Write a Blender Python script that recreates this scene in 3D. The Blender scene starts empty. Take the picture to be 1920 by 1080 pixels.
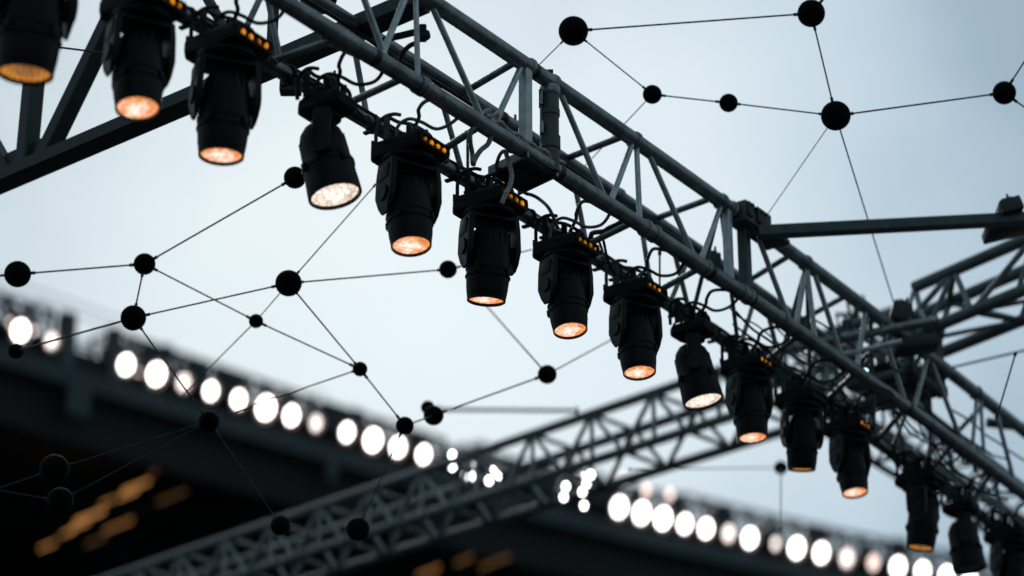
import bpy, bmesh, math, random
from mathutils import Vector, Matrix
random.seed(7)
sc = bpy.context.scene
COL = sc.collection
PI = math.pi
UP = Vector((0, 0, 1))

# ------------------------------------------------------------------ camera frame
FPX = 4500.0
PITCH = math.atan2(2010, FPX)
O = Vector((0, 0, 1.7))
F = Vector((0, math.cos(PITCH), math.sin(PITCH)))
U = Vector((0, -math.sin(PITCH), math.cos(PITCH)))
R = Vector((1, 0, 0))
def ray(x, y): return F * FPX + R * (x - 960) + U * (540 - y)
def at(x, y, depth): return O + ray(x, y) * (depth / FPX)
def onz(x, y, z):
    r = ray(x, y); return O + r * ((z - O.z) / r.z)
def proj(P):
    v = P - O; z = v.dot(F)
    return 960 + FPX * v.dot(R) / z, 540 - FPX * v.dot(U) / z, z
H = math.hypot(FPX, 2010)
D = Vector((3440, H, 0)).normalized()          # direction the lighting truss runs
N = Vector((D.y, -D.x, 0))                     # across it, towards the camera's side
ANG = math.atan2(N.y, N.x)
Q = Vector((-0.306, 12.574, 8.0))

# ------------------------------------------------------------------ materials
def mat(name, col, rough=0.5, metal=0.0, var=0.25, scale=18, bump=0.0, spec=0.5):
    m = bpy.data.materials.new(name); m.use_nodes = True
    nt = m.node_tree; b = nt.nodes['Principled BSDF']
    tc = nt.nodes.new('ShaderNodeTexCoord')
    no = nt.nodes.new('ShaderNodeTexNoise'); no.inputs['Scale'].default_value = scale; no.inputs['Detail'].default_value = 6
    nt.links.new(tc.outputs['Object'], no.inputs['Vector'])
    rp = nt.nodes.new('ShaderNodeMapRange')
    rp.inputs['To Min'].default_value = 1 - var; rp.inputs['To Max'].default_value = 1 + var
    rp.inputs['From Min'].default_value = 0.3; rp.inputs['From Max'].default_value = 0.7
    nt.links.new(no.outputs['Fac'], rp.inputs['Value'])
    mx = nt.nodes.new('ShaderNodeVectorMath'); mx.operation = 'SCALE'; mx.inputs[0].default_value = col
    nt.links.new(rp.outputs['Result'], mx.inputs['Scale'])
    nt.links.new(mx.outputs['Vector'], b.inputs['Base Color'])
    r2 = nt.nodes.new('ShaderNodeMapRange'); r2.inputs['To Min'].default_value = max(0.05, rough - 0.12); r2.inputs['To Max'].default_value = min(1, rough + 0.12)
    nt.links.new(no.outputs['Fac'], r2.inputs['Value']); nt.links.new(r2.outputs['Result'], b.inputs['Roughness'])
    b.inputs['Metallic'].default_value = metal
    b.inputs['Specular IOR Level'].default_value = spec
    if bump:
        n2 = nt.nodes.new('ShaderNodeTexNoise'); n2.inputs['Scale'].default_value = scale * 6; n2.inputs['Detail'].default_value = 4
        nt.links.new(tc.outputs['Object'], n2.inputs['Vector'])
        bp = nt.nodes.new('ShaderNodeBump'); bp.inputs['Strength'].default_value = bump; bp.inputs['Distance'].default_value = 0.01
        nt.links.new(n2.outputs['Fac'], bp.inputs['Height']); nt.links.new(bp.outputs['Normal'], b.inputs['Normal'])
    return m

def emit(name, c1, c2, strength, radius=0.11, cells=0.0, cscale=40, off=0.0):
    """lit glass: colour runs from c1 in the middle to c2 at the rim, with facet cells"""
    m = bpy.data.materials.new(name); m.use_nodes = True
    nt = m.node_tree; nt.nodes.clear()
    out = nt.nodes.new('ShaderNodeOutputMaterial'); e = nt.nodes.new('ShaderNodeEmission')
    tc = nt.nodes.new('ShaderNodeTexCoord')
    sep = nt.nodes.new('ShaderNodeSeparateXYZ'); nt.links.new(tc.outputs['Object'], sep.inputs[0])
    cmb = nt.nodes.new('ShaderNodeCombineXYZ'); nt.links.new(sep.outputs['X'], cmb.inputs['X']); nt.links.new(sep.outputs['Y'], cmb.inputs['Y'])
    oi = nt.nodes.new('ShaderNodeObjectInfo'); sh = nt.nodes.new('ShaderNodeVectorMath'); sh.operation = 'ADD'
    sh.inputs[1].default_value = (0, -off, 0); nt.links.new(cmb.outputs[0], sh.inputs[0])
    rs = nt.nodes.new('ShaderNodeVectorMath'); rs.operation = 'ADD'; nt.links.new(cmb.outputs[0], rs.inputs[0]); nt.links.new(oi.outputs['Random'], rs.inputs[1])
    ln = nt.nodes.new('ShaderNodeVectorMath'); ln.operation = 'LENGTH'; nt.links.new(sh.outputs[0], ln.inputs[0])
    no = nt.nodes.new('ShaderNodeTexNoise'); no.inputs['Scale'].default_value = cscale * 0.8; no.inputs['Detail'].default_value = 3
    nt.links.new(rs.outputs[0], no.inputs['Vector'])
    mr = nt.nodes.new('ShaderNodeMapRange'); mr.inputs['From Min'].default_value = radius * 0.12; mr.inputs['From Max'].default_value = radius * 0.85
    ad = nt.nodes.new('ShaderNodeMath'); ad.operation = 'MULTIPLY_ADD'; ad.inputs[1].default_value = radius * 1.9; ad.inputs[2].default_value = -radius * 0.95
    nt.links.new(no.outputs['Fac'], ad.inputs[0])
    a2 = nt.nodes.new('ShaderNodeMath'); a2.operation = 'ADD'
    nt.links.new(ad.outputs[0], a2.inputs[0]); nt.links.new(ln.outputs['Value'], a2.inputs[1])
    nt.links.new(a2.outputs[0], mr.inputs['Value'])
    mix = nt.nodes.new('ShaderNodeMix'); mix.data_type = 'RGBA'
    mix.inputs[6].default_value = (*c1, 1); mix.inputs[7].default_value = (*c2, 1)
    nt.links.new(mr.outputs['Result'], mix.inputs[0])
    colout = mix.outputs[2]
    vo = nt.nodes.new('ShaderNodeTexVoronoi'); vo.feature = 'DISTANCE_TO_EDGE'; vo.inputs['Scale'].default_value = cscale
    vo.inputs['Randomness'].default_value = 0.55
    nt.links.new(cmb.outputs[0], vo.inputs['Vector'])
    m3 = nt.nodes.new('ShaderNodeMapRange'); m3.inputs['From Max'].default_value = 0.16
    m3.inputs['To Min'].default_value = (1 - cells) * strength; m3.inputs['To Max'].default_value = strength
    nt.links.new(vo.outputs['Distance'], m3.inputs['Value'])
    nt.links.new(m3.outputs['Result'], e.inputs['Strength'])
    nt.links.new(colout, e.inputs['Color']); nt.links.new(e.outputs[0], out.inputs[0])
    return m

M = {}
M['truss'] = mat('truss_grey_metal', (0.25, 0.285, 0.30), 0.35, 0.8, 0.42, 9, 0.35)
M['brace'] = mat('truss_brace_metal', (0.50, 0.57, 0.59), 0.40, 0.6, 0.25, 12, 0.2)  # paler than the chords: light caught by the near braces put into the colour
M['fartruss'] = mat('darker_truss_metal', (0.12, 0.15, 0.16), 0.5, 0.3, 0.35, 5, 0.2)  # darker tone for the crossing trusses, background truss and corner frame
M['farbrace'] = mat('darker_brace_metal', (0.25, 0.30, 0.32), 0.5, 0.2, 0.35, 5, 0.2)
M['darksteel'] = mat('dark_steel', (0.022, 0.036, 0.042), 0.5, 0.1, 0.3, 7, 0.2)
M['bracksteel'] = mat('bracket_steel', (0.055, 0.085, 0.095), 0.45, 0.2, 0.3, 14, 0.3)
M['body'] = mat('lamp_black_plastic', (0.0026, 0.0052, 0.0064), 0.45, 0.0, 0.3, 22, 0.12, 0.2)
M['body2'] = mat('lamp_dark_paint', (0.0042, 0.0088, 0.0105), 0.4, 0.0, 0.3, 22, 0.1, 0.25)
M['rubber'] = mat('cable_black', (0.012, 0.016, 0.018), 0.5, 0.0, 0.3, 40)
M['wirecab'] = mat('cable_grey', (0.20, 0.23, 0.24), 0.4, 0.2, 0.4, 60, 0.3)
M['ropecab'] = mat('cable_pinkish', (0.50, 0.46, 0.45), 0.6, 0.0, 0.45, 50, 0.6)
M['ball'] = mat('ball_black', (0.0016, 0.0024, 0.003), 0.7, 0.0, 0.2, 12, 0.0, 0.08)
M['rod'] = mat('thin_wire_steel', (0.05, 0.066, 0.072), 0.5, 0.1, 0.2, 20)
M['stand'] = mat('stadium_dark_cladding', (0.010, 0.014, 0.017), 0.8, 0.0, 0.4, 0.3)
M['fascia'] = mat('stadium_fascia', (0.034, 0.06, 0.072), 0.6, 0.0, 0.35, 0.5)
M['lattice'] = mat('stadium_lattice_steel', (0.06, 0.09, 0.105), 0.6, 0.1, 0.3, 0.8)
M['gnd'] = mat('ground_asphalt', (0.045, 0.047, 0.05), 0.9, 0.0, 0.3, 0.5)
M['lens'] = emit('warm_lit_lens', (1.35, 1.0, 0.84), (0.95, 0.33, 0.10), 1.12, 0.108, 0.38, 34, 0.03)
M['lens_dim'] = emit('dim_amber_lens', (0.34, 0.17, 0.08), (0.95, 0.36, 0.06), 0.8, 0.108, 0.75, 46)
M['lens_white'] = emit('white_lit_lens', (1.3, 1.2, 1.05), (1.0, 0.80, 0.66), 1.1, 0.13, 0.5, 26)
M['led'] = emit('amber_status_glow', (1.0, 0.50, 0.05), (0.70, 0.20, 0.0), 1.1, 0.016, 0.6, 90)
M['led_low'] = emit('amber_status_glow_low', (0.95, 0.42, 0.05), (0.30, 0.09, 0.0), 1.0, 0.013, 0.8, 110)
M['flood'] = emit('floodlight_glass', (1.0, 0.98, 0.95), (1.0, 0.95, 0.9), 10.0, 0.25)
M['flood_soft'] = emit('floodlight_glass_soft', (1.0, 0.95, 0.92), (1.0, 0.88, 0.82), 3.2, 0.25)
M['flood_pink'] = emit('floodlight_glass_dim', (1.0, 0.80, 0.74), (1.0, 0.74, 0.66), 2.6, 0.25)
M['amber'] = emit('amber_interior_glow', (0.80, 0.42, 0.14), (0.66, 0.30, 0.09), 1.05, 1.0)
M['amber_low'] = emit('amber_interior_glow_low', (0.5, 0.27, 0.12), (0.4, 0.2, 0.08), 0.35, 1.0)
M['bluelit'] = emit('cool_lit_lens', (0.75, 0.95, 1.0), (0.5, 0.85, 1.0), 3.0, 0.06)

# ------------------------------------------------------------------ mesh helper
class MB:
    def __init__(s): s.v = []; s.f = []; s.sm = []
    def add(s, vs, fs, smooth=False):
        o = len(s.v); s.v += [Vector(v) for v in vs]; s.f += [tuple(i + o for i in f) for f in fs]; s.sm += [smooth] * len(fs); return s
    def sweep(s, pts, r, seg=10, cap=True):
        pts = [Vector(p) for p in pts]; n = len(pts)
        rr = r if isinstance(r, (list, tuple)) else [r] * n
        ref = None; vs = []
        for i, p in enumerate(pts):
            t = (pts[min(i + 1, n - 1)] - pts[max(i - 1, 0)]).normalized()
            if ref is None:
                ref = t.orthogonal().normalized()
            else:
                ref = (ref - t * ref.dot(t)); ref = ref.normalized() if ref.length > 1e-6 else t.orthogonal().normalized()
            b = t.cross(ref)
            for k in range(seg):
                a = 2 * PI * k / seg; vs.append(p + (ref * math.cos(a) + b * math.sin(a)) * rr[i])
        fs = [(i * seg + k, i * seg + (k + 1) % seg, (i + 1) * seg + (k + 1) % seg, (i + 1) * seg + k) for i in range(n - 1) for k in range(seg)]
        s.add(vs, fs, True)
        if cap:
            s.add(vs[:seg], [tuple(range(seg))[::-1]]); s.add(vs[-seg:], [tuple(range(seg))])
        return s
    def tube(s, a, b, r, seg=14): return s.sweep([a, b], r, seg)
    def bar(s, a, b, w, h, up=UP):
        a = Vector(a); b = Vector(b); t = (b - a).normalized()
        x = t.cross(up)
        if x.length < 1e-4: x = t.orthogonal()
        x.normalize(); y = x.cross(t)
        return s.prism([a, b], x * (w / 2), y * (h / 2))
    def prism(s, ends, x, y, c=0.18):
        vs = []
        k = 1 - c
        prof = [(k, 1), (1, k), (1, -k), (k, -1), (-k, -1), (-1, -k), (-1, k), (-k, 1)]
        for e in ends: vs += [e + x * p + y * q for p, q in prof]
        m = 8
        fs = [(i, (i + 1) % m, m + (i + 1) % m, m + i) for i in range(m)] + [tuple(range(m))[::-1], tuple(range(m, 2 * m))]
        return s.add(vs, fs)
    def box(s, c, x, y, z, bev=0.0):
        c = Vector(c); x = Vector(x); y = Vector(y); z = Vector(z)
        if bev <= 0:
            vs = [c + x * i + y * j + z * k for k in (-1, 1) for (i, j) in ((-1, -1), (1, -1), (1, 1), (-1, 1))]
            return s.add(vs, [(3, 2, 1, 0), (4, 5, 6, 7), (0, 1, 5, 4), (1, 2, 6, 5), (2, 3, 7, 6), (3, 0, 4, 7)])
        bm = bmesh.new(); bmesh.ops.create_cube(bm, size=2)
        L = Vector((x.length, y.length, z.length))
        for v in bm.verts: v.co = Vector((v.co.x * L.x, v.co.y * L.y, v.co.z * L.z))
        bmesh.ops.bevel(bm, geom=list(bm.edges), offset=bev, segments=2, affect='EDGES', profile=0.5)
        X, Y, Z = x.normalized(), y.normalized(), z.normalized()
        vs = [c + X * v.co.x + Y * v.co.y + Z * v.co.z for v in bm.verts]
        s.add(vs, [tuple(v.index for v in f.verts) for f in bm.faces]); bm.free(); return s
    def lathe(s, prof, seg=40, o=(0, 0, 0), ax=None, smooth=True, sharp=False):
        o = Vector(o); Z = Vector(ax or (0, 0, 1)).normalized(); X = Z.orthogonal().normalized(); Y = Z.cross(X)
        vs = []
        for r, z in prof:
            for k in range(seg):
                a = 2 * PI * k / seg; vs.append(o + X * r * math.cos(a) + Y * r * math.sin(a) + Z * z)
        fs = [(i * seg + k, i * seg + (k + 1) % seg, (i + 1) * seg + (k + 1) % seg, (i + 1) * seg + k) for i in range(len(prof) - 1) for k in range(seg)]
        return s.add(vs, fs, smooth)
    def build(s, name, m, parent=None, edge=35):
        me = bpy.data.meshes.new(name); me.from_pydata([tuple(v) for v in s.v], [], s.f)
        bm = bmesh.new(); bm.from_mesh(me); bmesh.ops.recalc_face_normals(bm, faces=bm.faces); bm.to_mesh(me); bm.free()
        for p, q in zip(me.polygons, s.sm): p.use_smooth = q
        try: me.set_sharp_from_angle(angle=math.radians(edge))
        except Exception: pass
        me.materials.append(m)
        o = bpy.data.objects.new(name, me); COL.objects.link(o)
        if parent: o.parent = parent
        return o

def tag(o, label, cat, group=None, kind=None):
    if label: o['label'] = label
    if cat: o['category'] = cat
    if group: o['group'] = group
    if kind: o['kind'] = kind
    return o
def empty(name, loc=(0, 0, 0), rz=0):
    o = bpy.data.objects.new(name, None); COL.objects.link(o); o.location = loc; o.rotation_euler = (0, 0, rz); o.empty_display_size = 0.1
    return o
def smooth(pts, k=6):
    pts = [Vector(p) for p in pts]; P = [pts[0] * 2 - pts[1]] + pts + [pts[-1] * 2 - pts[-2]]; out = []
    for i in range(1, len(P) - 2):
        for j in range(k):
            t = j / k; a, b, c, d = P[i - 1:i + 3]
            out.append(0.5 * ((2 * b) + (c - a) * t + (2 * a - 5 * b + 4 * c - d) * t * t + (3 * b - a - 3 * c + d) * t ** 3))
    out.append(pts[-1]); return out

# ------------------------------------------------------------------ the lighting truss
W, HT = 0.50, 0.565
def camber(s): return 0.05 - 0.09 * ((s - 1.9) / 4.3) ** 2 if abs(s - 1.9) < 6 else 0.05 - 0.09 * (6 / 4.3) ** 2 - 0.045 * (abs(s - 1.9) - 6)
OFF = {'D': (0, 0), 'A': (W, 0), 'C': (0, HT), 'B': (W, HT)}
def cp(ch, s):
    e, h = OFF[ch]; return Q + D * s + N * e + UP * (h + camber(s))
def s_at(ch, px):
    lo, hi = -7.0, 16.0
    for _ in range(50):
        m = (lo + hi) / 2
        if proj(cp(ch, m))[0] < px: lo = m
        else: hi = m
    return lo
def nd(ch, px): return cp(ch, s_at(ch, px))
S0, S1 = -6.5, 14.0
truss = empty('lighting_truss', (0, 0, 0))
tag(truss, 'long grey steel box truss crossing the picture with stage lamps hung under it', 'truss')
for ch, r in (('D', .042), ('A', .047), ('C', .040), ('B', .048)):
    pts = [cp(ch, S0 + (S1 - S0) * i / 80) for i in range(81)]
    MB().sweep(pts, r, 18).build('chord', M['truss'], truss)
def brace(a, b, r=.019, m='brace', flat=0):
    mb = MB()
    if flat: mb.bar(a, b, flat, flat * .8, N)
    else: mb.tube(a, b, r, 12)
    mb.build('brace', M[m], truss)
# near face, read node by node
near = [('B', 645, 'A', 728, 0), ('B', 768, 'A', 712, 0), ('B', 805, 'A', 910, 0), ('B', 980, 'A', 922, 0),
        ('B', 1046, 'A', 1138, 0), ('B', 1188, 'A', 1143, 0), ('B', 1212, 'A', 1306, 0), ('B', 1354, 'A', 1312, 0),
        ('B', 1413, 'A', 1484, 0), ('B', 1512, 'A', 1492, .034), ('B', 1524, 'A', 1582, 0), ('B', 1624, 'A', 1606, .034),
        ('B', 1648, 'A', 1700, 0), ('B', 1742, 'A', 1808, 0), ('B', 1832, 'A', 1822, .03), ('B', 1866, 'A', 1904, 0), ('B', 1740, 'A', 1712, 0), ('B', 470, 'A', 560, 0)]
for c1, x1, c2, x2, fl in near: brace(nd(c1, x1), nd(c2, x2), .0185, flat=fl)
for xb, xa, r in ((779, 784, .016), (1193, 1200, .018), (1512, 1530, .017), (1838, 1846, .016)):
    brace(nd('B', xb), nd('A', xa), r)
# far face, V pairs
far = [('C', 655, 'D', 690), ('C', 815, 'D', 870), ('C', 1070, 'D', 1103), ('C', 1198, 'D', 1222), ('C', 1254, 'D', 1296), ('C', 1300, 'D', 1254),
       ('C', 1420, 'D', 1385), ('C', 1432, 'D', 1470), ('C', 1540, 'D', 1506), ('C', 1552, 'D', 1590), ('C', 1650, 'D', 1622), ('C', 1664, 'D', 1702),
       ('C', 1758, 'D', 1728), ('C', 1770, 'D', 1800), ('C', 1850, 'D', 1826), ('C', 1860, 'D', 1886), ('C', 490, 'D', 530), ('C', 510, 'D', 445)]
for c1, x1, c2, x2 in far: brace(nd(c1, x1), nd(c2, x2), .0175, 'truss')
# bottom and top faces: cross members
for xd, xa in ((640, 762), (806, 905), (1085, 1190), (1222, 1318), (1428, 1502), (1540, 1607), (1642, 1700), (1735, 1790), (1815, 1862), (500, 640)):
    brace(nd('D', xd), nd('A', xa), .021, 'truss')
for xc, xb in ((868, 972), (1058, 1175), (1226, 1340), (1398, 1486), (1500, 1590), (1610, 1680), (1700, 1765), (1790, 1850)):
    brace(nd('C', xc), nd('B', xb), .021, 'truss')
for xc, xb in ((1296, 1352), (1385, 1350), (1520, 1512), (1455, 1512), (1640, 1632), (1745, 1742), (1670, 1742)):
    brace(nd('D', xc), nd('B', xb), .015, 'truss')
# joint collars
for ch, xs in (('B', (992, 1036, 1190, 1352, 1372, 1510, 1830)), ('A', (785, 792, 1210, 1226, 1322, 1390, 1402, 1466)), ('D', (700, 1100, 1330)), ('C', (1160,))):
    for x in xs:
        s = s_at(ch, x); r = .052 if ch in 'AB' else .046
        MB().sweep([cp(ch, s - .014), cp(ch, s - .010), cp(ch, s + .010), cp(ch, s + .014)], [r, r + .006, r + .006, r], 20).build('collar', M['truss'], truss)
for ch, xs in (('A', (700, 1046, 1330, 1406, 1700)), ('B', (998, 1440)), ('D', (930, 1050, 1480, 1600)), ('C', (940,))):
    for x in xs:
        sx = s_at(ch, x); rr = .0495 if ch in 'AB' else .0445
        MB().sweep([cp(ch, sx - .022), cp(ch, sx + .02)], rr, 20).build('tape_wrap', M['rubber'], truss)
# posts at the module joint
def post(xb, xa, w, mname='brace', name='post', dn=0):
    a, b = nd('B', xb), nd('A', xa); b = Vector((a.x, a.y, b.z - .0)); b.z += 0.02
    MB().bar(a + D * dn, b + D * dn, w, w, N).build(name, M[mname], truss)
post(985, 985, .062); post(1362, 1362, .052); post(1393, 1393, .07, 'bracksteel')
# short sleeve clamped on the upper chord
p0 = nd('B', 1031); sl = empty('clamped_sleeve', p0)
tag(sl, 'thick grey steel sleeve hanging upright beside the square post of the truss', 'steel sleeve')
b = MB(); b.lathe([(0, -.02), (.05, -.02), (.054, -.03), (.054, -.18), (.058, -.19), (.058, -.23), (.052, -.235), (.052, -.36), (.060, -.37), (.060, -.45), (.052, -.455), (.052, -.60), (0, -.60)], 28)
b.build('sleeve_tube', M['bracksteel'], sl, 30)
b = MB(); b.tube((-.055, -.03, -.4), (-.055, -.03, -.06), .006, 8); b.lathe([(.056, -.035), (.062, -.045), (.062, -.085), (.056, -.095)], 24); b.box((-.055, -.03, -.13), (.012, 0, 0), (0, .03, 0), (0, 0, .05), .004); b.box((-.05, -.03, -.33), (.012, 0, 0), (0, .03, 0), (0, 0, .04), .004)
b.build('clamp_band', M['truss'], sl)
b = MB(); b.tube((.0, 0, .0), (.0, 0, .06), .01); b.box((0, 0, .065), (.02, 0, 0), (0, .02, 0), (0, 0, .008)); b.build('bolt', M['darksteel'], sl)
# connector block further along
c0 = nd('B', 1394); cb = empty('beam_connector', c0, ANG)
tag(cb, 'dark steel connector block gripping upper truss tube where the horizontal bar starts', 'connector')
b = MB(); b.box((.02, .0, -.01), (.075, 0, 0), (0, .13, 0), (0, 0, .075), .012); b.build('clamp_block', M['bracksteel'], cb)
b = MB(); b.box((.1, .09, .0), (.012, 0, 0), (0, .09, 0), (0, 0, .055), .004); b.box((.1, -.09, .0), (.012, 0, 0), (0, .03, 0), (0, 0, .05), .004)
b.box((.05, .26, -.07), (.09, 0, 0), (0, .12, 0), (0, 0, .016), .005); b.build('clamp_plate', M['darksteel'], cb)
b = MB()
for yy in (-.08, -.02, .05, .1): b.tube((.09, yy, .03), (.125, yy, .03), .012, 8)
b.build('bolt', M['darksteel'], cb)
# horizontal square bar on the right
a = at(1420, 436, proj(c0)[2] - .1); e = at(1925, 410, proj(c0)[2] + .3)
hb = MB().bar(a, e, .085, .078).build('square_bar', M['bracksteel'])
tag(hb, 'dark square steel bar reaching sideways from the truss to the right edge', 'bar')
hk = MB().sweep(smooth([at(1464, 446, 16.2), at(1466, 456, 16.2), at(1462, 459, 16.2), at(1457, 457, 16.2)], 4), .006, 8).build('hook', M['darksteel'], hb)
# wide flat beam in the bottom of the truss
fz = Q.z + .0
ca, cb_, cc, cd_ = onz(914, 322, fz), onz(975, 357, fz), onz(1050, 320, fz), onz(986, 288, fz)
pa = (ca + cb_) / 2; pb = (cc + cd_) / 2
fb = empty('flat_beam', (0, 0, 0)); tag(fb, 'wide dark steel beam lying across the underside of the truss above the lamps', 'beam')
for side in (-1, 1):
    MB().box((pa + pb) / 2 + D * .15 * side, (pb - pa) / 2, D * .010, UP * .028).build('side_plate', M['truss'], fb)
MB().box((pa + pb) / 2 - UP * .0, (pb - pa) / 2, D * .139, UP * .006).build('bottom_plate', M['darksteel'], fb)
b = MB()
for t in (.1, .5, .86): b.box(pa.lerp(pb, t) - UP * .012, N * .012, D * .135, UP * .006)
b.build('stiffener', M['bracksteel'], fb)

# ------------------------------------------------------------------ stage lamps
def head_prof(k):
    if k == 'spot':
        return [(0, .165), (.05, .162), (.088, .145), (.112, .112), (.124, .07), (.130, .02), (.133, -.05), (.134, -.105), (.1395, -.110), (.1395, -.122), (.134, -.127),
                (.133, -.155), (.139, -.160), (.139, -.168), (.132, -.175), (.127, -.24), (.119, -.292), (.116, -.300)]
    return [(0, .215), (.05, .21), (.09, .19), (.118, .15), (.132, .10), (.137, .03), (.138, -.03), (.147, -.045), (.152, -.06), (.152, -.075), (.147, -.08),
            (.146, -.12), (.15, -.18), (.152, -.225), (.150, -.235)]
def make_head(kind):
    """mesh data of head, ring, lens, in the head's own frame (pivot at origin, lens down)"""
    h = MB(); h.lathe(head_prof(kind), 48)
    rt = .13 if kind == 'spot' else .135
    for k in range(18):                                  # cooling ribs on the back half
        a = 2 * PI * k / 18
        if kind == 'spot' and (k % 9) in (0, 1, 8): continue
        c = Vector((math.cos(a), math.sin(a), 0)); t = Vector((-c.y, c.x, 0))
        h.box(c * (rt - .022) + Vector((0, 0, .06)), c * .022, t * .004, Vector((0, 0, .05)), .0015)
    for sx in (-1, 1):                                   # pivots
        h.tube((sx * .11, 0, 0), (sx * .155, 0, 0), .05, 20)
    for a in (.5, 2.2, 3.9, 5.4):
        c = Vector((math.cos(a), math.sin(a), 0)); t = Vector((-c.y, c.x, 0))
        z0 = -.14 if kind == 'spot' else -.07
        h.box(c * (.137 if kind == 'spot' else .153) + Vector((0, 0, z0)), c * .012, t * .018, Vector((0, 0, .022)), .004)
    ring = MB()
    if kind == 'spot': ring.lathe([(.116, -.300), (.119, -.303), (.118, -.312), (.112, -.316), (.110, -.312), (.107, -.305), (.106, -.285)], 48); zl, rl = -.297, .1068
    else: ring.lathe([(.150, -.235), (.153, -.238), (.152, -.250), (.146, -.256), (.138, -.252), (.135, -.245), (.134, -.232)], 48); zl, rl = -.236, .1345
    lens = MB(); rings = [0, .25, .5, .75, 1]
    vs = []; seg = 40
    for q in rings:
        for k in range(seg): vs.append((rl * q * math.cos(2 * PI * k / seg), rl * q * math.sin(2 * PI * k / seg), (-.012 * (1 - q * q) if kind != 'spot' else .004 * (1 - q))))
    fs = [(i * seg + k, i * seg + (k + 1) % seg, (i + 1) * seg + (k + 1) % seg, (i + 1) * seg + k) for i in range(len(rings) - 1) for k in range(seg)]
    lens.add(vs, fs, True)
    return h, ring, lens, zl
cache = {}
def shared(key, fn, name, m, parent):
    if key in cache:
        o = cache[key].copy(); o.name = name; COL.objects.link(o); o.parent = parent; o.matrix_basis = Matrix.Identity(4); return o
    o = fn().build(name, m, parent); cache[key] = o; return o

def base_mb(kind):
    b = MB()
    if kind == 'spot':
        top = [(-.21, -.10), (-.17, -.15), (.16, -.15), (.18, -.13), (.18, .13), (.16, .15), (-.17, .15), (-.21, .10)]
        lay = [(0, .93), (-.012, .97), (-.030, 1.0), (-.078, 1.0), (-.094, .97), (-.100, .90)]
    else:
        top = [(-.17, -.06), (-.13, -.10), (.12, -.10), (.14, -.08), (.14, .08), (.12, .10), (-.13, .10), (-.17, .06)]
        lay = [(0, .93), (-.012, 1.0), (-.060, 1.0), (-.075, .94), (-.105, .66)]
    vs = []
    for z, k in lay:
        for x, y in top: vs.append((x * k, y * k, z))
    m = 8; n = len(lay)
    fs = [(i * m + j, i * m + (j + 1) % m, (i + 1) * m + (j + 1) % m, (i + 1) * m + j) for i in range(n - 1) for j in range(m)]
    fs += [tuple(range(m)), tuple(range((n - 1) * m, n * m))]
    b.add(vs, fs)
    if kind == 'spot':
        b.lathe([(0, -.10), (.150, -.10), (.166, -.108), (.168, -.132), (.150, -.146), (0, -.146)], 36)      # turntable
        b.box((-.05, 0, .012), (.09, 0, 0), (0, .10, 0), (0, 0, .014), .005)
        for y in (-.11, .11): b.tube((-.19, y, -.01), (-.19, y, .035), .009, 8)
        # frame round the status lights
        x = .185
        b.box((x, 0, -.022), (.008, 0, 0), (0, .135, 0), (0, 0, .007)); b.box((x, 0, -.080), (.008, 0, 0), (0, .135, 0), (0, 0, .009))
        for y in (-.130, .130): b.box((x, y, -.05), (.0075, 0, 0), (0, .010, 0), (0, 0, .021))
    else:
        b.lathe([(0, -.10), (.075, -.10), (.08, -.105), (.08, -.125), (0, -.13)], 28)
    return b
def yoke_mb(kind):
    y = MB()
    if kind == 'spot':
        y.box((0, 0, -.158), (.160, 0, 0), (0, .090, 0), (0, 0, .016), .006)
        for s in (-1, 1):
            # each arm: upper panel, pivot cover, tapering foot
            prof = [(-.092, -.146), (.092, -.146), (.098, -.24), (.094, -.37), (.060, -.445), (.034, -.485), (-.034, -.485), (-.060, -.445), (-.094, -.37), (-.098, -.24)]
            xo = [.160, .160, .168, .174, .170, .162, .162, .170, .174, .168]
            xi = [.128, .128, .136, .140, .142, .146, .146, .142, .140, .136]
            n = len(prof); vs = [(s * xo[i], p[0] * .93, p[1]) for i, p in enumerate(prof)] + [(s * xi[i], p[0], p[1]) for i, p in enumerate(prof)]
            fs = [(i, (i + 1) % n, n + (i + 1) % n, n + i) for i in range(n)] + [tuple(range(n)), tuple(range(n, 2 * n))]
            y.add(vs, fs)
            y.tube((s * .168, 0, -.355), (s * .182, 0, -.355), .050, 20)
            y.box((s * .168, 0, -.225), (.006, 0, 0), (0, .055, 0), (0, 0, .045), .003)
            
    else:
        y.box((0, 0, -.145), (.172, 0, 0), (0, .045, 0), (0, 0, .016), .006)
        for s in (-1, 1):
            y.box((s * .167, 0, -.26), (.014, 0, 0), (0, .052, 0), (0, 0, .115), .006)
            y.tube((s * .155, 0, -.36), (s * .186, 0, -.36), .055, 22)
    return y
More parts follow.
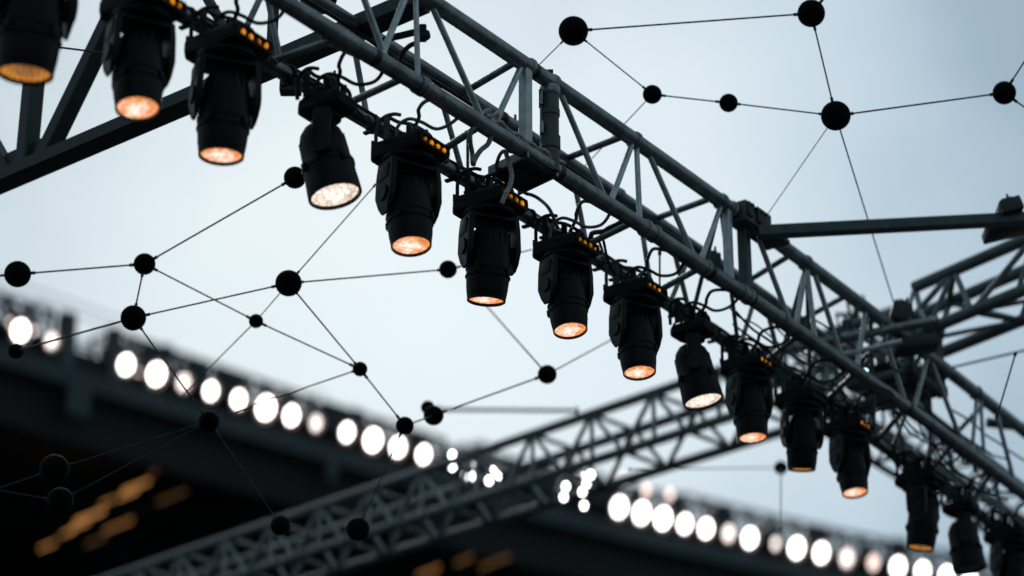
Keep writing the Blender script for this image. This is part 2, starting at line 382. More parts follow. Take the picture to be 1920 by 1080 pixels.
def bracket_mb(kind, zt, k0):
    b = MB(); r = .011
    k = (.8 if kind != 'spot' else 1) * k0
    # hoop at the far end, flat uprights and hooked clamps over the lower tube
    b.sweep(smooth([(-.16 * k, -.11, -.005), (-.16 * k, -.11, .09), (-.145 * k, -.105, .14), (-.10 * k, -.10, .165), (-.04, -.095, .165), (.0, -.09, .15)]), r)
    for x, y, hgt in ((-.09 * k, -.10, .165), (-.02, .02, .15), (.04 * k, .09, .12), (-.10 * k, .09, .12)):
        b.box((x, y, hgt / 2), (.017, 0, 0), (0, .008, 0), (0, 0, hgt / 2))
    b.sweep(smooth([(-.09 * k, -.10, .163), (-.06, -.03, .15), (-.02, .03, .15), (.03 * k, .09, .12), (.06 * k, .125, .08), (.06 * k, .13, .0)]), r)
    b.sweep(smooth([(-.12 * k, -.02, .0), (-.12 * k, -.02, .07), (-.09, .0, .10), (-.05, .03, .10), (-.02, .06, .06), (-.02, .06, 0)]), .007)
    b.sweep(smooth([(.10 * k, -.06, .0), (.10 * k, -.06, .05), (.07, -.03, .075), (.03, .0, .08)]), .007)
    b.box((-.10 * k, 0, .10), (.013, 0, 0), (0, .11, 0), (0, 0, .005))
    # hooked clamps reach up and sideways to the tube
    for y in (-.10, .09):
        pts = [(-.09 * k, y, .0), (-.10 * k, y, zt - .06)]
        for a in range(-20, 200, 22):
            pts.append((-.20 + .050 * math.cos(math.radians(a)), y, zt + .050 * math.sin(math.radians(a))))
        b.sweep(pts, .010, 8)
        b.box((-.20, y, zt - .052), (.045, 0, 0), (0, .014, 0), (0, 0, .008), .003)
    return b
def cable_mb(rnd, kind):
    b = MB()
    j = lambda q: rnd.uniform(-q, q)
    y0 = j(.05)
    b.sweep(smooth([(.30, y0, .16), (.27, y0 - .07, .17), (.20, y0 - .11 + j(.02), .17 + j(.02)), (.13, y0 - .08, .145), (.08, y0 - .01, .14), (.02, y0 + .03, .11), (-.02, .02, .0)], 9), .011, 10)
    return b
def cable1_mb(rnd):
    b = MB()
    j = lambda q: rnd.uniform(-q, q)
    y0 = j(.04)
    b.sweep(smooth([(.30, y0 + .04, .15), (.27, y0 + .12, .15 + j(.02)), (.19, y0 + .14 + j(.02), .12), (.12, y0 + .09, .10), (.08, y0 + .01, .12), (.02, y0 - .03, .14), (-.04, y0 - .05, .10), (-.06, y0 - .04, .0)], 9), .010, 10)
    return b
def cable2_mb(rnd):
    b = MB(); j = lambda q: rnd.uniform(-q, q)
    b.sweep(smooth([(-.15, -.05, .02), (-.10, -.02, .07 + j(.02)), (-.02, .05, .09), (.04, .12, .05), (.06, .22, .0 + j(.02)), (.02, .34, .04), (-.06, .46, .10), (-.14, .54, .15)], 9), .008, 8)
    return b

# kind, base-top centre pixel, pan, tilt, lens, lit status lights, label
lamps = [
 ('spot', 74, -130, 20, -7, 'lens_dim', 4, 'black stage lamp cut by the top left corner, dim amber lens facing down'),
 ('spot', 268, 2, 28, 8, 'lens', 4, 'black stage lamp with orange lens in front of the dark roof beam, second from left'),
 ('spot', 428, 76, 20, -3, 'lens', 4, 'large black stage lamp with flat orange lens under top truss corner, third from left'),
 ('wash', 615, 188, 84, 14, 'lens_white', 0, 'rounded black lamp with white lens tilted right beside a black ball, third column left'),
 ('spot', 768, 272, 32, 8, 'lens', 4, 'black stage lamp with round orange lens right of the tilted white-lens lamp'),
 ('spot', 918, 372, 22, -9, 'lens', 4, 'black stage lamp hanging straight down under the wide flat beam, thin orange lens'),
 ('spot', 1060, 457, 34, 9, 'lens', 4, 'black stage lamp tilted right at picture centre, glowing orange lens and four amber lights'),
 ('spot', 1190, 540, 30, 7, 'lens', 3, 'black stage lamp with three amber lights, just left of the second white-lens lamp'),
 ('wash', 1301, 610, 84, 12, 'lens_white', 0, 'rounded black lamp with white lens in front of the blurred lower truss'),
 ('spot', 1402, 678, 26, 5, 'lens', 3, 'black stage lamp with orange lens just right of the second white-lens lamp'),
 ('spot', 1500, 740, 10, -11, 'lens_dim', 0, 'black stage lamp without amber lights, thin dim lens, left of the truss crossing'),
 ('spot', 1590, 796, 30, 8, 'lens', 3, 'black stage lamp with orange lens below the truss crossing, fourth from the right'),
 ('spot', 1726, 890, 60, -9, 'lens_dim', 0, 'blurred black stage lamp with faint amber rim, third from the right'),
 ('wash', 1803, 945, 84, 6, None, 0, 'blurred unlit rounded black lamp, second from the right edge'),
 ('spot', 1890, 996, 20, -12, None, 0, 'unlit black stage lamp cut by the bottom right corner'),
]
EO = .20
SC = [1.1, .91, .965, .94, .945, .94, .87, .87, .875, .825, .80, .785, .85, .86, .86]
rnd = random.Random(3)
M['unlit'] = mat('unlit_glass', (.02, .022, .025), .2)
for i, (kind, px, py, pan, tilt, lensm, nled, lab) in enumerate(lamps):
    r_ = ray(px, py); t = ((Q - O).dot(N) + EO) / r_.dot(N); P = O + r_ * t
    print('LAMP', i, 's=%.2f z=%.3f' % ((P - Q).dot(D), P.z), 'depth %.2f' % proj(P)[2])
    root = empty('stage_lamp' if kind == 'spot' else 'wash_lamp', P, ANG)
    tag(root, lab, 'stage lamp', 'stage lamps hanging in a row under the truss')
    base = shared('base' + kind, lambda: base_mb(kind), 'base_housing', M['body'], root)
    if kind == 'spot':
        for k in range(4):
            y = -.093 + k * .062
            m = 'led' if (i < 5 and rnd.random() < .75) or rnd.random() < .3 else 'led_low'
            if k >= nled: continue
            rr = .0215 if i in (2, 4) else .019
            def mk(rr=rr):
                q = MB(); q.lathe([(0, .006), (rr * .6, .005), (rr, .0), (rr, -.006)], 16); return q
            o = shared('led%s%.3f' % (m, rr), mk, 'status_light', M[m], base)
            o.matrix_basis = Matrix.Translation((.188, y + rnd.uniform(-.006, .006), -.051 + rnd.uniform(-.004, .004))) @ Matrix.Rotation(PI / 2, 4, 'Y') @ Matrix.Rotation(rnd.uniform(0, 6), 4, 'Z') @ Matrix.Diagonal((rnd.uniform(.65, 1.1), rnd.uniform(.55, 1.0), .7, 1))
    pa_ = math.radians(pan) - ANG           # arm axis in the lamp's own frame
    yk = shared('yoke' + kind, lambda: yoke_mb(kind), 'yoke', M['body2'], root)
    yk.matrix_basis = Matrix.Rotation(pa_, 4, 'Z')
    if 'head' + kind not in cache:
        h, ring, lens, zl = make_head(kind); cache['geo' + kind] = (h, ring, lens, zl)
    h, ring, lens, zl = cache['geo' + kind]
    hd = shared('head' + kind, lambda: h, 'head', M['body'], root)
    hd.matrix_basis = Matrix.Translation((0, 0, -.365)) @ Matrix.Rotation(pa_, 4, 'Z') @ Matrix.Rotation(math.radians(-tilt), 4, 'X')
    shared('ring' + kind, lambda: ring, 'front_ring', M['body2'], hd)
    lm = lensm or 'unlit'
    lo = shared('lens' + kind + lm, lambda: lens, 'lens', M[lm], hd); lo.matrix_basis = Matrix.Translation((0, 0, zl))
    k_ = SC[i]; root.scale = (k_, k_, k_)
    zt = Q.z + camber((P - Q).dot(D)) - P.z
    ob = bracket_mb(kind, zt, k_).build('mounting_bracket', M['bracksteel'] if i % 3 == 1 else M['body2'], root); ob.scale = (1 / k_,) * 3
    ob = cable_mb(rnd, kind).build('power_cable', M['wirecab'] if i in (3, 4, 5, 6, 7) else M['rubber'], root); ob.scale = (1 / k_,) * 3
    ob = cable1_mb(rnd).build('power_cable', M['wirecab'] if i in (4, 6) else M['rubber'], root); ob.scale = (1 / k_,) * 3
    pg = MB(); pg.tube((.02, .02 + .03 * (i % 3), -.002), (.02, .02 + .03 * (i % 3), .05), .019, 12); pg.tube((.02, .02 + .03 * (i % 3), .05), (.02, .02 + .03 * (i % 3), .075), .013, 10)
    pg.build('plug', M['body2'], root)
    cable2_mb(rnd).build('data_cable', M['rubber'], root)

# ------------------------------------------------------------------ loose cables on the truss
def cable(pts, r, m, label, name='cable'):
    o = MB().sweep(smooth(pts, 8), r, 10).build(name, M[m]); tag(o, label, 'cable', 'cables on the truss'); return o
def on(ch, px, de=0, dz=0, ds=0):
    return nd(ch, px) + N * de + UP * dz + D * ds
cable([on('A', x, .03 + .012 * math.sin(x * .3), .045 + .008 * math.sin(x * .17)) for x in range(905, 1050, 12)], .012, 'ropecab', 'pale pinkish cable lying along the near truss tube above the flat beam')
cable([on('A', 900, 0, .05), on('A', 912, .02, .10), on('A', 918, 0, .07), on('A', 925, .03, .10), on('A', 930, 0, .05), on('A', 938, .02, .07)], .013, 'ropecab', 'knotted pale cable lump at a brace foot on the near truss tube')
cable([on('A', 630, -.1, .02), on('A', 660, -.12, .03), on('A', 690, -.12, .04), on('A', 712, -.06, .05)], .012, 'wirecab', 'grey cable slung behind the near tube above the tilted white-lens lamp')
cable([on('A', 640, -.16, .02), on('A', 668, -.16, .05), on('A', 700, -.10, .03), on('A', 716, -.02, .06)], .009, 'ropecab', 'thin pale cable slung above the tilted white-lens lamp')
x0 = at(715, 75, 13.6)
cable([at(712, 80, 13.5), at(730, 72, 13.5), at(755, 66, 13.45), at(780, 60, 13.4), at(797, 58, 13.4)], .02, 'rubber', 'thick black cable stub poking right between two braces near the top')
cable([at(796, 66, 13.4), at(780, 80, 13.4), at(768, 86, 13.4), at(756, 98, 13.4), at(750, 112, 13.45)], .014, 'rubber', 'black cable tail drooping from the thick stub near the top')
kb = MB(); kb.lathe([(0, .03), (.02, .028), (.032, .01), (.032, -.02), (.02, -.035), (0, -.035)], 16, at(797, 66, 13.38), R + U * .2); kb.box(at(793, 62, 13.4), R * .02, F * .02, U * .05, .006)
tag(kb.build('cable_clamp', M['darksteel']), 'small dark clamp at the end of the thick cable stub near the top', 'clamp')
cable([at(757, 100, 13.44), at(750, 112, 13.44), at(744, 120, 13.46), at(738, 116, 13.46), at(742, 106, 13.46)], .007, 'wirecab', 'thin frayed pale wire hanging over the near truss tube near the top')
cable([on('A', 893, .0, -.03), on('A', 888, -.02, -.08), on('A', 893, -.04, -.13), on('A', 902, -.06, -.17), on('A', 903, -.06, -.23)], .014, 'wirecab', 'thick grey wavy cable left of the flat beam, dropping from the near tube')
cable([on('A', 922, .0, -.03), on('A', 920, -.02, -.09), on('A', 912, -.04, -.14), on('A', 907, -.06, -.20), on('A', 904, -.06, -.24)], .015, 'wirecab', 'thick grey cable dropping from the near tube onto the straight hanging lamp')
cable([on('A', 970, -.08, -.02), on('A', 975, -.06, -.14), on('A', 973, -.06, -.22), on('A', 968, -.08, -.30), on('A', 968, -.1, -.34)], .014, 'ropecab', 'pale cable hanging in front of the flat beam')
cable([at(895, 345, 14.3), at(915, 340, 14.2), at(930, 334, 14.2), at(948, 340, 14.2), at(958, 352, 14.2), at(962, 366, 14.3)], .012, 'ropecab', 'pale cable bent over the bracket of the straight hanging lamp')
cable([at(970, 350, 14.7), at(985, 362, 14.7), at(998, 366, 14.7), at(1012, 374, 14.7), at(1030, 392, 14.5), at(1046, 428, 14.4)], .011, 'rubber', 'black twisted cable linking the flat beam to the centre lamp')
def st(t, dz=0, dd=0): return nd('D', 1085).lerp(nd('A', 1190), t) + UP * dz + D * dd
cable([st(.10, .03), st(.18, .045, .02), st(.30, .04, -.03), st(.42, .05, .02), st(.55, .04), st(.7, .06, .03), st(.9, .07)], .016, 'rubber', 'bunched black cable lying on the cross tube between centre lamp and near tube')
cable([st(.30, .03, .03), st(.34, -.05, .05), st(.40, -.12, .02), st(.46, -.16, -.03)], .009, 'rubber', 'short black cable end dangling from the bunched cable right of the centre lamp')
cable([st(.45, -.03), st(.36, -.10, .1), st(.30, -.13, .2), st(.22, -.12, .32), st(.1, -.05, .42), st(.0, .0, .5)], .009, 'rubber', 'thin black cable sagging right of the centre lamp')

for ch, rr, ph, de, dz_, m, lab in (('D', .012, 0, .02, .050, 'rubber', 'long black cable taped along the lower far truss tube'), ('C', .014, 2, .02, -.052, 'rubber', 'long black cable hung under the upper far truss tube'),
                              ('A', .010, 1, -.055, .0, 'wirecab', 'long grey cable tied to the inner side of the near lower tube')):
    pts = []
    for q_ in range(150):
        sx = S0 + .3 + (S1 - S0 - .6) * q_ / 149
        pts.append(cp(ch, sx) + N * (de + .008 * math.sin(sx * 5 + ph)) + UP * (dz_ - .012 * abs(math.sin(sx * 2.1 + ph))))
    o = MB().sweep(pts, rr, 8).build('cable', M[m]); tag(o, lab, 'cable', 'cables on the truss')
# tangle towards the crossing
rr_ = random.Random(12)
places = ['left of the truss crossing', 'under the truss crossing', 'right of the truss crossing', 'over the last lamps']
adjs = ['drooping', 'looped', 'slack', 'kinked', 'long', 'short', 'taut', 'wavy']
cnt = 0
for k in range(34):
    px = rr_.uniform(1300, 1900); s = s_at('D', px); e = rr_.uniform(-.05, .55); L = rr_.uniform(.5, 1.5)
    z0 = rr_.choice([.0, .05, .1, -.04, .2, .3]); pts = []
    amp = rr_.uniform(.01, .13)
    for j in range(7):
        u = j / 6
        pts.append(Q + D * (s + L * u + rr_.uniform(-.02, .02)) + N * (e + rr_.uniform(-.03, .03)) + UP * (camber(s) + z0 - amp * 4 * u * (1 - u) * rr_.uniform(.85, 1.1)))
    o = MB().sweep(smooth(pts, 6), rr_.uniform(.005, .010), 8).build('cable', M['rubber'] if k % 3 else M['wirecab'])
    tag(o, 'one of the tangled dark cables on the far half of the truss', 'cable', 'tangled cables on the far half of the truss')
# small boxes and clamps sitting on the truss
def gadget(name, px, py, z, w, h, d, label, m='darksteel', tilt=0.0, cat='junction box'):
    c = at(px, py, z); X = (R * math.cos(tilt) - UP * math.sin(tilt)).normalized(); Z = (UP * math.cos(tilt) + R * math.sin(tilt)).normalized(); Y = X.cross(Z) * -1
    g = empty(name, c); tag(g, label, cat)
    q = MB(); q.box((0, 0, 0), X * w, Y * d, Z * h, min(w, h, d) * .25); q.build('housing', M[m], g)
    q = MB(); q.box(Z * (h + .012), X * w * .5, Y * d * .4, Z * .012); q.tube(Z * h + X * w * .3, Z * (h + .06) + X * w * .3, .008, 8)
    q.build('mount', M['bracksteel'], g); return g
gadget('junction_box', 962, 245, proj(nd('C', 975))[2], .045, .05, .05, 'small dark ribbed box beside the square truss post')
gadget('junction_box', 622, 160, 14.5, .05, .04, .05, 'small dark box on the lower tube left of the tilted white-lens lamp')
gadget('junction_box', 545, 165, 13.3, .06, .035, .04, 'small dark box under lower tube between third lamp and tilted white-lens lamp')
gadget('junction_box', 1338, 500, 16.3, .05, .09, .05, 'dark upright box inside the truss left of the connector block')
gadget('flood_lamp', 1688, 588, 17.6, .07, .08, .07, 'dark boxy lamp on top of the truss crossing at the foot of a wire', tilt=.3, cat='lamp')
gadget('equipment_box', 1716, 648, 17.6, .16, .045, .10, 'long dark equipment box lying on the truss crossing', tilt=-.16)
gadget('equipment_box', 1893, 392, 16.2, .075, .05, .09, 'dark tilted box on the far end of the square bar', tilt=-.3)
gadget('equipment_box', 1888, 430, 16.4, .16, .035, .1, 'flat dark box under the far end of the square bar', tilt=-.25)
gadget('equipment_box', 1665, 730, 18.5, .12, .10, .1, 'dark square box hanging beneath the truss crossing')
gadget('equipment_box', 1735, 772, 18.9, .05, .09, .05, 'small dark upright box below the crossing on the right')
gadget('equipment_box', 1720, 712, 18.6, .10, .06, .1, 'dark low box right below the truss crossing')
g = empty('pilot_lamp', at(1620, 694, 17.3)); tag(g, 'tiny cold white light shining inside the truss crossing', 'lamp')
q = MB(); q.lathe([(0, .03), (.03, .025), (.034, -.01), (.034, -.02)], 16, (0, 0, 0), (0, .6, 1)); q.build('housing', M['body'], g)
q = MB(); q.lathe([(0, -.03), (.02, -.026), (.030, -.018)], 16, (0, 0, 0), (0, .6, 1)); q.build('lens', M['bluelit'], g)

# ------------------------------------------------------------------ big dark steel rafter, upper left
gr = empty('roof_girder'); tag(gr, 'dark heavy steel girder with uprights running off to the left behind the truss', 'girder')
zg = Q.z + HT - .02
def gp(x, y): return onz(x, y, zg)
g0, g1 = onz(790, 2, zg + .05), onz(-60, 366, zg)
gd = (g1 - g0).normalized(); g1 = g1 + gd * 2; gn = gd.cross(UP).normalized()
def beam(a, b_, w, h, name, m='darksteel'):
    MB().bar(a, b_, w, h).build(name, M[m], gr)
beam(g0, g1, .15, .10, 'lower_rail')
t_ = (b_ := (g1 - g0)).normalized()
def gon(px):
    lo, hi = 0, 1
    for _ in range(40):
        m_ = (lo + hi) / 2
        if proj(g0.lerp(g1, m_))[0] > px: lo = m_
        else: hi = m_
    return g0.lerp(g1, lo)
gh = 1.25
g0u, g1u = g0 + UP * gh, g1 + UP * gh
beam(g0u, g1u, .15, .10, 'upper_rail')
a = gon(48); beam(a, a + UP * gh, .11, .11, 'upright')
a = gon(78); b2 = gon(250); beam(a, b2 + UP * gh, .11, .10, 'diagonal')
a = gon(20); b2 = gon(-150); beam(a, b2 + UP * gh, .10, .09, 'diagonal')
a = gon(508); beam(a, a + UP * gh, .05, .05, 'upright')
a = gon(470); b2 = gon(300); beam(a, b2 + UP * gh, .05, .05, 'diagonal')
q = MB(); a = gon(48); q.box(a + UP * .09, gd * .2, gn * .012, UP * .09); q.build('gusset_plate', M['darksteel'], gr)
# thick dark round thing seen between the tubes at the top edge
# ------------------------------------------------------------------ crossing trusses
def boxtruss(name, label, chords, r, n, span, seed=1):
    """chords: four (point, direction) lines; order upper near, upper far, lower near, lower far"""
    g = empty(name); tag(g, label, 'truss'); L = span
    P_ = lambda k, u: chords[k][0].lerp(chords[k][1], u)
    for k in range(4): MB().tube(P_(k, 0), P_(k, 1), r, 14).build('chord', M['fartruss'], g)
    for i in range(n):
        u0, u1, um = i / n, (i + 1) / n, (i + .5) / n
        for (a, b_) in ((0, 2), (1, 3)):
            MB().tube(P_(b_, u0), P_(a, um), r * .5, 8).build('brace', M['farbrace'], g)
            MB().tube(P_(a, um), P_(b_, u1), r * .5, 8).build('brace', M['farbrace'], g)
        MB().tube(P_(0, um), P_(1, um), r * .5, 8).build('brace', M['fartruss'], g)
        MB().tube(P_(2, u0), P_(3, u0), r * .5, 8).build('brace', M['fartruss'], g)
        MB().tube(P_(0, um), P_(2, um), r * .45, 8).build('brace', M['farbrace'], g)
        MB().tube(P_(2, u0), P_(3, u1), r * .4, 8).build('brace', M['farbrace'], g)
    return g
def line_h(p, q_, depth, ext0, ext1):
    """horizontal line at the height of the point p seen at that depth, through pixels p and q_"""
    A_ = at(*p, depth); B_ = onz(*q_, A_.z); v = (B_ - A_).normalized(); return A_, v
# lower middle, further away
A_, v = line_h((1213, 741), (884, 853), 24.0, 0, 0)
up_z = A_.z
c1 = (A_ - v * 3.0, A_ + v * 9.5)
if proj(c1[0])[0] < proj(c1[1])[0]: c1 = (c1[1], c1[0])
c1bg = c1
B_ = onz(1195, 806, up_z); w_ = B_ - A_; lat = Vector((v.y, -v.x, 0)); wv = lat * lat.dot(w_)
dz = Vector((0, 0, -(89 * 24.0 / (FPX * .93))))
print('bg truss width', wv.length, 'height', dz.length)
chs = [c1, (c1[0] + wv, c1[1] + wv), (c1[0] + dz, c1[1] + dz), (c1[0] + wv + dz, c1[1] + wv + dz)]
boxtruss('crossing_truss', 'blurred dark box truss rising from the bottom left behind the lamp row', chs, .052, 15, 0)
# right, beyond the corner
A_, v = line_h((1719, 537), (1920, 450), 18.6, 0, 0)
B_ = onz(1719, 592, A_.z); w_ = B_ - A_; lat = Vector((v.y, -v.x, 0)); wv = lat * lat.dot(w_)
dz = Vector((0, 0, -(88 * 18.6 / (FPX * .93))))
print('right truss width', wv.length, 'height', dz.length)
c1 = (A_ - v * .02, A_ + v * 3.2)
chs = [c1, (c1[0] - v * .5 + wv, c1[1] + wv), (c1[0] - v * .35 + dz, c1[1] + dz), (c1[0] - v * .2 + wv + dz, c1[1] + wv + dz)]
boxtruss('crossing_truss', 'dark box truss leaving the crossing towards the right edge', chs, .048, 4, 0)
blk = at(1695, 600, 18.3)
MB().tube(chs[0][0], blk, .022).build('brace', M['brace'], bpy.data.objects['crossing_truss.001'])
MB().tube(chs[0][0], chs[2][0].lerp(chs[2][1], .12), .022).build('brace', M['brace'], bpy.data.objects['crossing_truss.001'])
cf = empty('corner_frame', (0, 0, 0)); tag(cf, 'dense dark corner frame of short tubes where the trusses meet', 'corner frame')
c_ = at(1678, 672, 18.2); hx, hy, hz = N * .24, D * .26, UP * .24
P8 = {(a, b_, c): c_ + hx * a + hy * b_ + hz * c for a in (-1, 1) for b_ in (-1, 1) for c in (-1, 1)}
for k1 in P8:
    MB().box(P8[k1], N * .042, D * .042, UP * .042, .01).build('corner_fitting', M['darksteel'], cf)
    for k2 in P8:
        if k1 < k2:
            df = sum(abs(u - v) for u, v in zip(k1, k2)) // 2
            if df == 1: MB().tube(P8[k1], P8[k2], .038, 12).build('tube', M['fartruss'], cf)
            elif df == 2 and (k1[0] + k2[1]) != 0: MB().tube(P8[k1], P8[k2], .018, 10).build('brace', M['farbrace'], cf)
MB().box(c_ - UP * .1, N * .16, D * .18, UP * .012, .003).build('plate', M['darksteel'], cf)
# a light tube and a long low tube through the crossing
o = MB().tube(at(1440, 662, 17.4), at(1760, 600, 17.3), .035).build('steel_tube', M['truss']); tag(o, 'dark tube lying through the truss towards the crossing', 'tube')
o = MB().tube(at(1565, 668, 16.9), at(1690, 640, 17.0), .02).build('steel_tube', M['brace']); tag(o, 'thin pale tube in front of the crossing', 'tube')
o = MB().tube(at(1590, 775, 17.8), at(1770, 700, 18.2), .05).build('steel_tube', M['darksteel']); tag(o, 'thick dark tube under the crossing', 'tube')
o = MB().tube(at(1850, 792, 19.5), at(1960, 806, 19.5), .04).build('steel_tube', M['darksteel']); tag(o, 'short dark tube leaving the upper tube at right edge', 'tube')
o = MB().tube(at(1780, 690, 18.2), at(1930, 655, 18.2), .009).build('steel_rope', M['rod']); tag(o, 'thin rope under the right hand truss near the edge', 'rope')
# frames standing behind the far end of the truss
for px, lab in ((1600, 'dark narrow mast standing behind the truss left of the crossing'), (1578, 'thin dark mast beside a thicker one behind the truss')):
    g = empty('mast'); tag(g, lab, 'mast')
    a = at(px, 640, 21); b2 = at(px + 8, 562 if px == 1600 else 590, 21); w = .05 if px == 1600 else .025
    MB().bar(a, b2, w, w).build('upright', M['bracksteel'], g)
    MB().bar(b2 - R * .09, b2 + R * .06, w * 1.2, w * 1.2).build('arm', M['bracksteel'], g)
    MB().bar(a + UP * .1, b2 + R * -.09, w * .5, w * .5).build('stay', M['bracksteel'], g)
# second, further lighting truss seen through the first, lower right
A_ = at(1700, 772, 23.0); v = D
o = [(A_ - v * 2.2, A_ + v * 9)]
wv = N * -.4; dz = UP * -.42
chs = [o[0], (o[0][0] + wv, o[0][1] + wv), (o[0][0] + dz, o[0][1] + dz), (o[0][0] + wv + dz, o[0][1] + wv + dz)]
boxtruss('background_truss', 'dark truss further off seen through the far end of the lamp truss', chs, .035, 10, 0)

# ------------------------------------------------------------------ balls and wires
balls = [
 ('a', 1075, 58, 28, 16.8, 'large black ball just right of the truss at the top'),
 ('b', 1521, 25, 26, 17.0, 'black ball at the top edge, joined to three wires'),
 ('c', 1223, 177, 18, 17.4, 'small black ball left of its equally small neighbour over the truss'),
 ('d', 1366, 193, 17.5, 17.6, 'small black ball between a small ball and the largest right hand ball'),
 ('e', 1567, 217, 28, 16.8, 'largest black ball above the square bar, with five wires'),
 ('f', 1883, 174, 22, 17.4, 'black ball near the upper right edge'),
 ('g', 553, 333, 21, 17.0, 'black ball touching the left side of the tilted white-lens lamp'),
 ('h', 33, 514, 25, 17.2, 'black ball at the left edge above the stadium lights'),
 ('i', 271, 495, 20.5, 17.4, 'black ball on the left, directly above another ball'),
 ('j', 541, 531, 25, 17.2, 'black ball alone in pale sky left of centre with four wires'),
 ('k', 840, 505, 17, 18.6, 'small black ball left of the straight hanging lamp'),
 ('l', 250, 596, 24, 17.0, 'black ball over the gap in the stadium roof edge'),
 ('m', 480, 602, 13.5, 18.2, 'tiny black ball in the sky below the ball with four wires'),
 ('n', 675, 692, 14, 18.4, 'tiny black ball above the row of stadium lights'),
 ('o', 1026, 702, 18, 20.0, 'blurred black ball alone in the sky under the centre lamp'),
 ('p', 759, 798, 17, 18.4, 'black ball overlapping the last stadium lights of the left row'),
 ('q', 813, 779, 19, 19.6, 'blurred black ball at the stadium roof edge, the larger of a close pair'),
 ('r', 802, 764, 13, 22.0, 'smaller faint ball tucked behind another at the stadium roof edge'),
 ('s', 392, 790, 20, 18.0, 'black ball hidden in shadow under the left stadium lights'),
 ('t', 102, 880, 28, 17.6, 'barely visible ball in the dark stand at lower left, the upper one'),
 ('u', 113, 939, 25, 17.8, 'barely visible ball in the dark stand at lower left, the lower one'),
 ('v', 1464, 877, 13, 23.0, 'blurred ball behind the lamp with the thin dim lens'),
 ('w', 526, 985, 19, 19.0, 'black ball in front of the blurred truss at the bottom, the left one'),
 ('x', 671, 992, 22, 18.6, 'black ball in front of the blurred truss at the bottom, the right one'),
 ('y', 30, 658, 15, 18.6, 'small dark ball under the first stadium light'),
 ('z', 597, -8, 36, 15.6, 'big dark ball behind the truss, cut by the top edge'),
]
BP = {}
NEAR = lambda z: 14.25 + (z - 15.6) * .55
for key, px, py, pr, dep, lab in balls:
    dep = NEAR(dep) if key != 'v' else 22.0
    rr = pr * dep / FPX; c = at(px, py, dep)
    bm = bmesh.new(); bmesh.ops.create_uvsphere(bm, u_segments=36, v_segments=24, radius=rr)
    me = bpy.data.meshes.new('ball'); bm.to_mesh(me); bm.free()
    for p in me.polygons: p.use_smooth = True
    me.materials.append(M['ball'])
    o = bpy.data.objects.new('ball', me); COL.objects.link(o); o.location = c
    tag(o, lab, 'ball', 'black balls strung on thin wires'); BP[key] = (c, rr)
NM = {k: None for k in BP}
def nodept(k):
    if isinstance(k, str): return BP[k]
    x, y, z = k
    return (at(x, y, z if (x, y) in ((1424, 424), (1678, 575)) or z >= 23.5 else NEAR(z)), 0)
